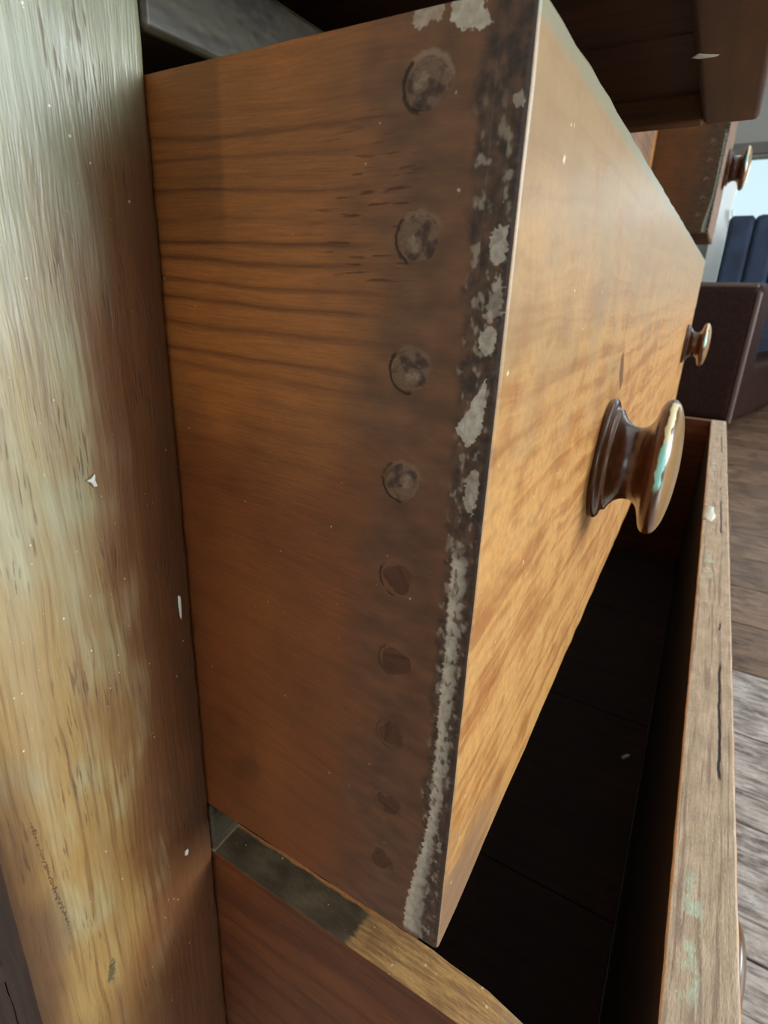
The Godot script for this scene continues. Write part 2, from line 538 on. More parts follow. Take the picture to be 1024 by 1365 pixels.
func stile_images() -> Array:
	# the post: z 0..63 mm from the drawers outwards, y -120..240 mm
	var w := 400
	var h := 1900
	var img := Image.create(w, h, false, Image.FORMAT_RGB8)
	var hgt := Image.create(w, h, false, Image.FORMAT_L8)
	var rgh := Image.create(w, h, false, Image.FORMAT_L8)
	var tan_ := Color8(160, 132, 92)
	var gold := Color8(154, 120, 68)
	var brown := Color8(112, 68, 38)
	var grey := Color8(164, 164, 138)
	var dark := Color8(70, 46, 28)
	for j in h:
		var y := lerpf(240.0, -120.0, (j + 0.5) / h)
		for i in w:
			var z := 63.0 * (i + 0.5) / w
			var g := z + 2.0 * n2(z * 0.03, y * 0.008) + 0.35 * n2(z * 0.2, y * 0.03)
			var band := n2(g * 0.11, y * 0.004)
			var fib := n2(g * 0.5, y * 0.014 + 12.0)
			var fine := n2(g * 2.0, y * 0.10)
			var cloud := n2(z * 0.045 + 4.0, y * 0.02)
			var c := mixc(tan_, gold, 0.5 + 0.7 * band + 0.4 * step01(90.0, 10.0, y))
			c = mixc(c, brown, step01(38.0, 17.0, z + 9.0 * cloud + 5.0 * band + 4.0 * fib) * step01(226.0, 190.0, y + z * 0.5) * 0.9)  # brown beside the drawers: their shadow and reflection put into the colour
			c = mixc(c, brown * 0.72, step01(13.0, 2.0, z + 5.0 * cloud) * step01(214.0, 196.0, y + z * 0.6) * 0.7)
			c = mixc(c, brown, step01(0.15, 0.6, -fib) * 0.35)
			c = mixc(c, grey, step01(40.0, 200.0, y + 40.0 * cloud) * step01(14.0, 34.0, z + step01(190.0, 212.0, y) * 30.0) * 0.55)  # pale grey-green: window reflections painted over the upper and outer face
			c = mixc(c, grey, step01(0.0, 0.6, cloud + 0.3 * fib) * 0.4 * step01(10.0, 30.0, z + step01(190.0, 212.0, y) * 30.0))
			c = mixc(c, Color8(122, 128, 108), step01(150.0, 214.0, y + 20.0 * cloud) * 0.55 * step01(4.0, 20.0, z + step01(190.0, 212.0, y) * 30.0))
			# the drawers' shadow and reflection, and shade on the outer edge, painted in
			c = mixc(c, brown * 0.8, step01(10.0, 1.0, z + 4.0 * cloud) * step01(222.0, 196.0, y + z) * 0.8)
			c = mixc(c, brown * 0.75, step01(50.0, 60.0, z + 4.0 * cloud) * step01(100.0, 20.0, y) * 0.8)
			c = mixc(c, brown, step01(0.0, -18.0, y + 0.55 * z) * step01(60.0, 30.0, z) * 0.6)  # reflection of the lower drawer, painted brown
			# scuffs with dirt in them
			var scuff := step01(0.25, 0.5, n2(g * 0.9 + 31.0, y * 0.06)) * step01(0.0, 0.4, n2(z * 0.05 + 50.0, y * 0.025))
			c = mixc(c, dark, scuff * 0.5)
			c = c * (1.0 + 0.07 * fine + 0.07 * fib)
			img.set_pixel(i, j, c)
			hgt.set_pixel(i, j, Color(clampf(0.5 + 0.2 * fine + 0.26 * fib - 0.4 * scuff, 0, 1), 0, 0))
			rgh.set_pixel(i, j, Color(clampf(0.40 + 0.10 * cloud + 0.2 * scuff + 0.05 * fine, 0, 1), 0, 0))
	var dom := [0.0, 63.0, -120.0, 240.0]
	# a long split low on the outer side
	poly_spot(img, [[54.5, 48], [54.8, 47], [53.2, 24], [52.2, 14], [51.0, 3], [51.6, 14], [52.7, 24], [53.9, 38]], dom, dark * 0.7, hgt, -0.4, 0.9, 0.7)
	poly_spot(img, [[41.0, -22], [42.5, -20], [44.5, -26], [43.0, -29]], dom, Color8(66, 66, 46), hgt, -0.2, 1.6, 0.75)
	specks(img, 150, dom, Color8(240, 228, 200), 0.08, 0.26, 1.3)
	return [img, hgt, rgh]


# plain board texture, 1 m along the grain by 0.5 m; kind 0 even pine, 1 worn, 2 floor
func plain_images(kind: int, w: int, h: int) -> Array:
	var img := Image.create(w, h, false, Image.FORMAT_RGB8)
	var hgt := Image.create(w, h, false, Image.FORMAT_L8)
	for j in h:
		var v := 500.0 * (j + 0.5) / h
		for i in w:
			var u := 1000.0 * (i + 0.5) / w
			var g := v + 5.0 * n2(u * 0.004 + kind * 9.0, v * 0.02)
			var ring := 0.5 + 0.5 * sin(g * 0.55 + 3.0 * n2(u * 0.001, v * 0.03 + kind * 20.0))
			ring = pow(ring, 5.0)
			var fib := n2(u * 0.02, g * 0.9)
			var fine := n2(u * 0.12, g * 2.6)
			var cloud := n2(u * 0.012 + 90.0 * kind, v * 0.025)
			var c := Color(0.86, 0.80, 0.74)
			if kind == 0:
				c = mixc(c, Color(0.60, 0.48, 0.40), ring * 0.45) * (1.0 + 0.12 * fib + 0.08 * fine + 0.16 * cloud)
			elif kind == 1:
				c = mixc(c, Color(0.62, 0.52, 0.42), step01(0.0, 0.6, fib + cloud) * 0.8)
				c = mixc(c, Color(0.36, 0.29, 0.24), step01(0.15, 0.6, -cloud + 0.4 * fine) * 0.7)
			else:
				c = mixc(c, Color(0.42, 0.36, 0.33), step01(-0.3, 0.7, 0.5 * n2(u * 0.01 + 30.0, g * 0.12) + 0.5 * fib + cloud * 0.5))
				c = mixc(c, Color(0.95, 0.93, 0.9), step01(0.15, 0.6, n2(u * 0.03 + 7.0, v * 0.05)) * 0.5)
				c = c * (1.0 + 0.15 * fine)
			img.set_pixel(i, j, c)
			hgt.set_pixel(i, j, Color(clampf(0.5 + 0.25 * fine + 0.25 * fib + (0.2 * cloud if kind == 2 else 0.0) - 0.15 * ring, 0, 1), 0, 0))
	return [img, hgt]


func edge_images(which: int) -> Array:
	# which 0: top edge of the lower drawer's side (x 0..141 mm along, 12 mm across); 1: top edge of its front (z 0..-300 mm along, 21 mm across)
	var w := 1024 if which == 0 else 1500
	var h := 96 if which == 0 else 110
	var long := 141.0 if which == 0 else 300.0
	var wide := 12.0 if which == 0 else 21.0
	var img := Image.create(w, h, false, Image.FORMAT_RGB8)
	var hgt := Image.create(w, h, false, Image.FORMAT_L8)
	for j in h:
		var v := wide * (1.0 - (j + 0.5) / h)
		for i in w:
			var u := long * (i + 0.5) / w
			var fib := n2(u * 0.05 + 60.0 * which, v * 0.7)
			var fine := n2(u * 0.4, v * 2.0)
			var cloud := n2(u * 0.06 + 11.0, v * 0.12 + 30.0 * which)
			var hv := 0.5 + 0.25 * fine + 0.2 * fib
			var c: Color
			if which == 0:
				c = mixc(Color8(196, 150, 92), Color8(150, 108, 68), 0.5 + fib + 0.6 * cloud)
				c = mixc(c, Color8(168, 158, 138), step01(90.0, 120.0, u + 10.0 * cloud) * 0.6)
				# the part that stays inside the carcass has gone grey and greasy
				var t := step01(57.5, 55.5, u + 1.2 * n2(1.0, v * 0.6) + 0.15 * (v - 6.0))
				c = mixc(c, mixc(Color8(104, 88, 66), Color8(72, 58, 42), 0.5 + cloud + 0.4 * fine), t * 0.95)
				# a bare strip along the inner arris
				c = mixc(c, Color8(206, 132, 74), step01(1.6, 1.0, v + 0.5 * n2(u * 0.1, 3.0)) * step01(75.0, 50.0, u) * 0.9)
			else:
				c = mixc(Color8(206, 184, 160), Color8(170, 148, 127), 0.4 + 0.45 * fib + 0.6 * cloud)
				c = mixc(c, Color8(178, 160, 132), step01(0.0, 0.5, n2(u * 0.03, v * 0.15 + 8.0)) * 0.6)
				c = mixc(c, Color8(126, 104, 88), step01(0.1, 0.5, n2(u * 0.012 + 70.0, v * 0.35)) * 0.55)
				# traces of old green paint
				var gr := step01(-0.15, 0.3, n2(u * 0.07 + 2.0, v * 0.15 + 40.0) + 0.2 * fine) * step01(36.0, 46.0, u) * step01(92.0, 78.0, u) * step01(3.0, 6.0, v) * step01(11.5, 8.5, v)
				c = mixc(c, Color8(190, 206, 184), gr * 0.85)
				c = mixc(c, Color8(210, 150, 96), step01(1.6, 0.7, v + 0.5 * n2(u * 0.08, 6.0)) * 0.7)
				# the split along the grain
				var mid := 14.3 + 0.7 * n2(u * 0.05, 1.0)
				var crack := step01(0.75, 0.3, absf(v - mid)) * step01(136.0, 140.0, u) * step01(232.0, 222.0, u + 8.0 * n2(u * 0.1, 4.0))
				crack = maxf(crack, step01(0.6, 0.2, absf(v - mid)) * step01(0.12, 0.3, n2(u * 0.06, 77.0)) * step01(225.0, 240.0, u))
				c = mixc(c, Color8(30, 22, 18), crack * 0.95)
				hv -= 0.5 * crack
			c = c * (1.0 + 0.10 * fine)
			img.set_pixel(i, j, c)
			hgt.set_pixel(i, j, Color(clampf(hv, 0, 1), 0, 0))
	specks(img, 22, [0.0, long, 0.0, wide], Color8(226, 206, 174), 0.12, 0.4)
	return [img, hgt]


func knob_image() -> Image:
	# round (from the top towards the viewer's side) by along the turned profile
	var img := Image.create(512, 256, false, Image.FORMAT_RGB8)
	for j in 256:
		var v := (j + 0.5) / 256.0
		for i in 512:
			var deg := 360.0 * (i + 0.5) / 512.0
			var n := n2(deg * 0.05, v * 22.0)
			var c := mixc(Color8(92, 50, 24), Color8(66, 34, 16), 0.5 + n)
			# varnish rubbed off the face
			c = mixc(c, Color8(158, 120, 66), step01(0.56, 0.62, v + 0.02 * n) * 0.85)
			c = mixc(c, Color8(150, 104, 64), step01(0.02, 0.0, absf(v - 0.115)) * 0.5)
			# drips of old paint on the rim
			var drip := step01(0.026 + 0.012 * n, 0.016, absf(v - 0.555 - 0.012 * n2(deg * 0.06, 3.0))) * step01(2.0, 10.0, deg) * step01(98.0, 86.0, deg + 6.0 * n)
			c = mixc(c, mixc(Color8(232, 216, 170), Color8(150, 218, 208), step01(54.0, 62.0, deg + 8.0 * n)), drip)
			img.set_pixel(i, j, c)
	return img


func leather_images() -> Array:
	var img := Image.create(256, 256, false, Image.FORMAT_RGB8)
	var hgt := Image.create(256, 256, false, Image.FORMAT_L8)
	var cell := FastNoiseLite.new()
	cell.seed = 5
	cell.noise_type = FastNoiseLite.TYPE_CELLULAR
	cell.frequency = 0.12
	for j in 256:
		for i in 256:
			var c := 0.85 + 0.25 * n2(i * 0.02, j * 0.02)
			img.set_pixel(i, j, Color(c, c, c))
			hgt.set_pixel(i, j, Color(clampf(-cell.get_noise_2d(i, j), 0, 1), 0, 0))
	return [img, hgt]


func _materials() -> void:
	var s := side_images()
	M.side = mat("drawer_side_face", Color.WHITE, 0.42, s[0], s[1], 0.035)
	var f := front_images()
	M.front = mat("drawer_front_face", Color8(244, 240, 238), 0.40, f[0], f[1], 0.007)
	var p := stile_images()
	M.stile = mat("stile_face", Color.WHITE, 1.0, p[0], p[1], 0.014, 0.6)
	M.stile.roughness_texture = tex(p[2])
	var e := edge_images(0)
	M.side_edge = mat("lower_side_edge", Color.WHITE, 0.6, e[0], e[1], 0.03)
	var e1 := edge_images(1)
	M.front_edge = mat("lower_front_edge", Color.WHITE, 0.5, e1[0], e1[1], 0.02)
	var a := plain_images(0, 1024, 512)
	var b := plain_images(1, 1024, 512)
	var c := plain_images(2, 1024, 512)
	M.pine = mat("pine", Color8(138, 96, 60), 0.5, a[0], a[1], 0.03)
	M.pine_front = mat("pine_front", Color8(214, 156, 90), 0.42, a[0], a[1], 0.03)
	M.worn = mat("worn_wood", Color8(150, 130, 100), 0.5, b[0], b[1], 0.04)
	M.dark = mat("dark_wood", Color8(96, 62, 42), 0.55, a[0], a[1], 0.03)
	M.inside = mat("shaded_drawer_inside", Color8(62, 40, 26), 0.8, a[0], a[1], 0.03)  # shade inside the lower drawer is put into this dark colour
	M.rail = mat("rail_wood", Color8(84, 80, 64), 0.45, b[0], b[1], 0.03)
	M.pine_low = mat("pine_low", Color8(136, 78, 38), 0.5, a[0], a[1], 0.02)
	M.faded = mat("faded_wood", Color8(134, 104, 80), 0.6, a[0], a[1], 0.03)
	M.raw = mat("inside_wood", Color8(112, 78, 52), 0.75, a[0], a[1], 0.03)
	M.panel = mat("side_panel", Color8(96, 70, 64), 0.6, a[0], a[1], 0.03)
	for m in [M.pine, M.pine_front, M.worn, M.dark, M.raw, M.panel, M.rail, M.faded, M.pine_low]:
		m.uv1_scale = Vector3(1.0, 2.0, 1.0)
	M.floor = []
	for k in 3:
		var fm := mat("floor_board", [Color8(158, 134, 116), Color8(142, 120, 104), Color8(216, 217, 224)][k], 0.30, c[0], c[1], 0.06)  # third tint is paler: window glare put into the board colour
		fm.uv1_scale = Vector3(1.0, 2.0, 1.0)
		M.floor.append(fm)
	M.knob = mat("knob_varnish", Color.WHITE, 0.28, knob_image())
	M.knob.clearcoat_enabled = true
	M.knob.clearcoat = 0.5
	M.knob.clearcoat_roughness = 0.12
	M.knob_plain = mat("knob_varnish_plain", Color8(96, 70, 50), 0.28)
	var pi := Image.create(256, 256, false, Image.FORMAT_RGB8)
	for j in 256:
		for i in 256:
			var n := n2(i * 0.018, j * 0.018)
			var pc := mixc(Color8(132, 100, 78), Color8(78, 50, 38), step01(-0.1, 0.45, n))
			pc = mixc(pc, Color8(176, 158, 138), step01(0.15, 0.5, n2(i * 0.02 + 40.0, j * 0.02)) * 0.6)
			pi.set_pixel(i, j, pc * (1.0 + 0.12 * n2(i * 0.15, j * 0.15)))
	M.peg = mat("dowel_end", Color8(235, 232, 230), 0.45, pi)
	M.peg.uv1_scale = Vector3(0.5, 0.5, 1.0)
	M.peg_dark = mat("dowel_end_dark", Color8(116, 70, 44), 0.45, a[0], a[1], 0.02)
	M.peg_dark.uv1_scale = Vector3(0.02, 0.06, 1.0)
	M.paint = mat("white_paint_flake", Color8(236, 230, 218), 0.6)
	M.chip = mat("grey_white_flake", Color8(206, 204, 190), 0.5)
	M.wall_far = mat("far_wall_paint", Color8(132, 128, 124), 0.9)
	M.wall = mat("wall_paint", Color8(190, 190, 180), 0.9)
	M.ceiling = mat("ceiling_paint", Color8(242, 243, 242), 0.9)
	M.trim = mat("white_trim", Color8(250, 251, 253), 0.5)
	M.trim_dark = mat("dark_trim", Color8(84, 78, 74), 0.6)
	M.glass = mat("window_glass", Color(1, 1, 1, 0.04), 0.02)
	M.glass.transparency = BaseMaterial3D.TRANSPARENCY_ALPHA
	var l := leather_images()
	M.leather = mat("brown_leather", Color8(50, 27, 21), 0.45, l[0], l[1], 0.05, 0.25)
	M.leather.uv1_scale = Vector3(8, 8, 8)
	M.leather_edge = mat("brown_leather_lit_edge", Color8(84, 62, 55), 0.4)  # lighter leather, standing for light on the rounded edges
	M.navy = mat("navy_cloth", Color8(36, 50, 76), 0.8, l[0])
	M.black = mat("black_foot", Color8(24, 20, 18), 0.5)


# ---------------------------------------------------------------- the room

func _struct(called: String, mesh: Mesh, m: Variant, at := Vector3.ZERO, parent: Node = self) -> MeshInstance3D:
	var o := put(called, mesh, m, at, parent)
	if parent == self:
		o.set_meta("kind", "structure")
	return o


const X0 := -0.62
const X1 := 3.75
const Z0 := -4.50
const Z1 := 2.75
const Y1 := 2.0

# a wall with a window opening, as one mesh of four blocks; axis 0: lies across x, axis 2: across z
func wall_with_hole(axis: int, at: float, away: float, a0: float, a1: float, y0: float, y1: float, h0: float, h1: float, hy0: float, hy1: float) -> ArrayMesh:
	var list := []
	for k in [[a0, a1, y0, hy0], [a0, a1, hy1, y1], [a0, h0, hy0, hy1], [h1, a1, hy0, hy1]]:
		var lo := Vector3.ZERO
		var hi := Vector3.ZERO
		var al := 2 if axis == 0 else 0
		lo[axis] = minf(at, at + away)
		hi[axis] = maxf(at, at + away)
		lo[al] = k[0]
		hi[al] = k[1]
		lo.y = k[2]
		hi.y = k[3]
		list.append(rbox(lo, hi, Vector3.ZERO, 0.001, al, {}, 10.0, 0.0, 1))
	return join(list)


func _window(called: String, axis: int, at: float, away: float, h0: float, h1: float, y0: float, y1: float, casing: float) -> Node3D:
	var al := 2 if axis == 0 else 0
	var mid := Vector3.ZERO
	mid[axis] = at
	mid[al] = (h0 + h1) * 0.5
	mid.y = y0
	var o := node(called, mid)
	o.set_meta("kind", "structure")
	var s := signf(away)
	var bar := func(part: String, a0: float, a1: float, b0: float, b1: float, d0: float, d1: float, m: Material):
		var lo := Vector3.ZERO
		var hi := Vector3.ZERO
		lo[al] = a0
		hi[al] = a1
		lo.y = b0
		hi.y = b1
		lo[axis] = minf(at + s * d0, at + s * d1)
		hi[axis] = maxf(at + s * d0, at + s * d1)
		board(part, lo, hi, m, o, mid, 1, 0.003)
	var c := casing
	bar.call("jamb", h0 - c * 0.5, h0 + c * 0.5, y0 - 0.01, y1 + 0.01, -0.025, 0.10, M.trim)
	bar.call("jamb", h1 - c * 0.5, h1 + c * 0.5, y0 - 0.01, y1 + 0.01, -0.025, 0.10, M.trim)
	bar.call("head", h0 - c, h1 + c, y1 + 0.01, y1 + 0.07, -0.04, 0.10, M.trim_dark)
	bar.call("sill", h0 - c, h1 + c, y0 - 0.05, y0 - 0.01, -0.08, 0.10, M.trim)
	bar.call("sash_bar", (h0 + h1) * 0.5 - 0.02, (h0 + h1) * 0.5 + 0.02, y0, y1, 0.04, 0.07, M.trim)
	bar.call("pane", h0 + c * 0.5, (h0 + h1) * 0.5 - 0.02, y0, y1, 0.053, 0.057, M.glass)
	bar.call("pane", (h0 + h1) * 0.5 + 0.02, h1 - c * 0.5, y0, y1, 0.053, 0.057, M.glass)
	return o


func _room() -> void:
	# floor of wide boards that run across the picture
	var fl := _struct("floor", rbox(Vector3(X0, FLOOR_Y - 0.12, Z0), Vector3(X1, FLOOR_Y - 0.022, Z1), Vector3.ZERO, 0.001, 0, {}, 10.0, 0.0, 1), M.dark)
	var wide := 0.176
	var shapes := []
	for k in 4:
		shapes.append(rbox(Vector3(X0 + k * 0.31, -0.022, k * 0.4), Vector3(X0 + k * 0.31 + (X1 - X0) * 0.5 - 0.001, 0.0, k * 0.4 + wide - 0.0025), Vector3(X0 + k * 0.31, 0, k * 0.4), 0.002, 0, {}, 10.0, 0.0, 1))
	var z := -0.60 - 22.0 * wide
	var k := 0
	while z < Z1 - 0.05:
		for half in 2:
			if z + wide < Z1 and z > Z0 - 0.01:
				var shift := 0.0
				put("floor_board", shapes[(k * 3 + half) % 4], M.floor[2 if z > -1.0 else (k + half) % 2], Vector3(X0 + half * (X1 - X0) * 0.5 + shift, FLOOR_Y, z), fl)  # nearest boards get the tint with the glare in it
		z += wide
		k += 1
	_struct("ceiling", rbox(Vector3(X0 - 0.1, Y1, Z0 - 0.1), Vector3(X1 + 0.1, Y1 + 0.12, Z1 + 0.1), Vector3.ZERO, 0.001, 0, {}, 10.0, 0.0, 1), M.ceiling)
	_struct("wall_left", rbox(Vector3(X0 - 0.12, FLOOR_Y - 0.12, Z0 - 0.1), Vector3(X0, Y1, Z1 + 0.1), Vector3.ZERO, 0.001, 2, {}, 10.0, 0.0, 1), M.wall)
	_struct("wall_far", wall_with_hole(2, Z0, -0.12, X0, X1, FLOOR_Y - 0.12, Y1, 0.02, 1.45, -0.1, 0.94), M.wall_far)
	_struct("wall_right", wall_with_hole(0, X1, 0.12, Z0, Z1, FLOOR_Y - 0.12, Y1, -2.25, -0.55, 0.05, 1.55), M.wall)
	_struct("wall_near", wall_with_hole(2, Z1, 0.12, X0, X1, FLOOR_Y - 0.12, Y1, 1.0, 2.2, 0.0, 1.4), M.wall)
	var w1 := _window("window_1", 2, Z0, -0.12, 0.02, 1.45, -0.1, 0.94, 0.085)
	# the little hook for the curtain tie on the jamb
	var hook := PackedVector2Array([Vector2(0, 0), Vector2(0.02, 0.004), Vector2(0.05, 0.012), Vector2(0.085, 0.03), Vector2(0.10, 0.034)])
	var parts := []
	for i in hook.size() - 1:
		var p := Vector3(hook[i].y, -hook[i].x, 0)
		var q := Vector3(hook[i + 1].y, -hook[i + 1].x, 0)
		var cyl := CapsuleMesh.new()
		cyl.radius = 0.007
		cyl.height = p.distance_to(q) + 0.014
		cyl.radial_segments = 10
		cyl.rings = 3
		parts.append([cyl, Transform3D(Basis(Quaternion(Vector3.UP, (q - p).normalized())), (p + q) * 0.5)])
	put("tie_hook", join(parts), M.trim, Vector3(0.07, 0.645, Z0 + 0.05) - w1.position, w1)
	_window("window_2", 0, X1, 0.12, -2.25, -0.55, 0.05, 1.55, 0.08)
	_window("window_3", 2, Z1, 0.12, 1.0, 2.2, 0.0, 1.4, 0.08)


# ---------------------------------------------------------------- the chest of drawers

func knob_mesh(s: float) -> ArrayMesh:
	var pr := PackedVector2Array()
	for p in [[0.0, 25.2], [1.6, 26.0], [3.0, 25.2], [3.6, 23.0], [4.4, 22.0], [5.6, 21.6], [6.6, 19.6], [8.2, 17.4], [10.5, 15.9], [13.0, 15.4], [15.5, 16.0], [17.6, 18.4], [18.8, 22.0], [19.8, 25.6], [21.2, 27.6], [23.0, 28.2], [24.8, 27.6], [26.6, 25.0], [28.2, 20.0], [29.4, 12.0], [29.9, 4.0], [30.0, 0.0]]:
		pr.append(Vector2(p[0], p[1]) * 0.001 * s)
	return lathe(pr, 0, 64)


func peg_mesh() -> ArrayMesh:
	var st := SurfaceTool.new()
	st.begin(Mesh.PRIMITIVE_TRIANGLES)
	var rings := [[0.0, 0.00052], [1.6, 0.0005], [3.0, 0.00042], [3.9, 0.00028], [4.25, 0.0], [4.25, -0.004]]
	for k in rings.size() - 1:
		for i in 28:
			var q := []
			for t in [[k, i], [k, i + 1], [k + 1, i + 1], [k + 1, i]]:
				var a: float = TAU * t[1] / 28.0
				var rr: float = rings[t[0]][0] * 0.001 * (1.0 + 0.035 * sin(a * 2.0 + 1.0) + 0.02 * sin(a * 5.0))
				q.append(Vector3(cos(a) * rr, sin(a) * rr, rings[t[0]][1] + (0.00008 * sin(a * 3.0 + k) if t[0] > 0 and t[0] < 4 else 0.0)))
			for t in [0, 1, 2, 0, 2, 3]:
				st.set_uv(Vector2(q[t].x * 90.0 + 0.5, q[t].y * 90.0 + 0.5))
				st.add_vertex(q[t])
	st.index()
	st.generate_normals()
	return st.commit()


# the inner side of a board worn thinner towards its front end
func tapered(mesh: ArrayMesh, origin: Vector3, how: Array) -> ArrayMesh:
	var out := ArrayMesh.new()
	for s in mesh.get_surface_count():
		var a := mesh.surface_get_arrays(s)
		var P: PackedVector3Array = a[Mesh.ARRAY_VERTEX]
		for i in P.size():
			var q := P[i] + origin
			if q.z < how[0]:
				P[i].z += maxf(0.0, q.x - how[1]) * how[2] + 0.0004 * noise.get_noise_1d(q.x * 90.0)
		a[Mesh.ARRAY_VERTEX] = P
		out.add_surface_from_arrays(Mesh.PRIMITIVE_TRIANGLES, a)
	return out


# the outer arris of the post, rounded over by wear
func eased(mesh: ArrayMesh, origin: Vector3, from: float, reach: float, depth: float) -> ArrayMesh:
	var out := ArrayMesh.new()
	for s in mesh.get_surface_count():
		var a := mesh.surface_get_arrays(s)
		var P: PackedVector3Array = a[Mesh.ARRAY_VERTEX]
		for i in P.size():
			var q := P[i] + origin
			if q.z > from and q.x > -0.02:
				P[i].x -= depth * pow((q.z - from) / reach, 2.0)
		a[Mesh.ARRAY_VERTEX] = P
		out.add_surface_from_arrays(Mesh.PRIMITIVE_TRIANGLES, a)
	return _renormal(out)


# a drawer: front at x = fx, from z = z0 (near) to z1 (far), bottom y0, top y1
func _drawer(dr: Node3D, home: Vector3, fx: float, z0: float, z1: float, y0: float, y1: float, back: float, thick: float, lip: float, looks: Dictionary) -> void:
	# front board: the lip that shows at the ends, and the rest of its thickness between the sides
	var lo := Vector3(fx - lip, y0, z1)
	var hi := Vector3(fx, y1, z0 - looks.get("inset", 0.0))
	var mid := (lo + hi) * 0.5
	var faces: Dictionary = looks.front_faces
	var st: float = looks.get("side_thick", 0.0115)
	put("front_board", rbox(lo, hi, mid, looks.get("r", 0.001), 2, faces, looks.get("front_cell", 10.0), looks.get("front_wob", 0.0), 3), [looks.front_other] + looks.front_mats, mid - home, dr)
	if lip < thick:
		board("front_board_rebate", Vector3(fx - thick, y0, z1 + 0.012), Vector3(fx - lip, y1, z0 - 0.012), looks.inner, dr, home, 2)
	# sides
	lo = Vector3(back, y0, z0 - st)
	hi = Vector3(fx - lip + looks.get("lap", 0.0), y1, z0)
	mid = (lo + hi) * 0.5
	var sm := rbox(lo, hi, mid, looks.get("side_r", 0.0006), 0, looks.side_faces, looks.get("side_cell", 10.0), looks.get("side_wob", 0.0))
	if looks.has("taper"):
		sm = tapered(sm, mid, looks.taper)
	put("side_board", sm, [looks.side_other] + looks.side_mats, mid - home, dr)
	board("side_board", Vector3(back, y0, z1), Vector3(fx - lip, y1, z1 + st), looks.side_other, dr, home, 0)
	board("back_board", Vector3(back, y0 + 0.02, z1 + 0.0117), Vector3(back + 0.011, y1 - 0.01, z0 - 0.0117), looks.inner, dr, home, 2)
	# bottom boards run front to back
	var n: int = looks.bottoms
	for k in n:
		var a := lerpf(z0 - 0.0116, z1 + 0.0116, float(k) / n)
		var b := lerpf(z0 - 0.0116, z1 + 0.0116, float(k + 1) / n)
		board("bottom_board", Vector3(back + 0.012, y0 + 0.011, b + 0.0006), Vector3(fx - thick - 0.0005, y0 + 0.018, a - 0.0006), looks.get("bottom", looks.inner), dr, home, 0, 0.0012)


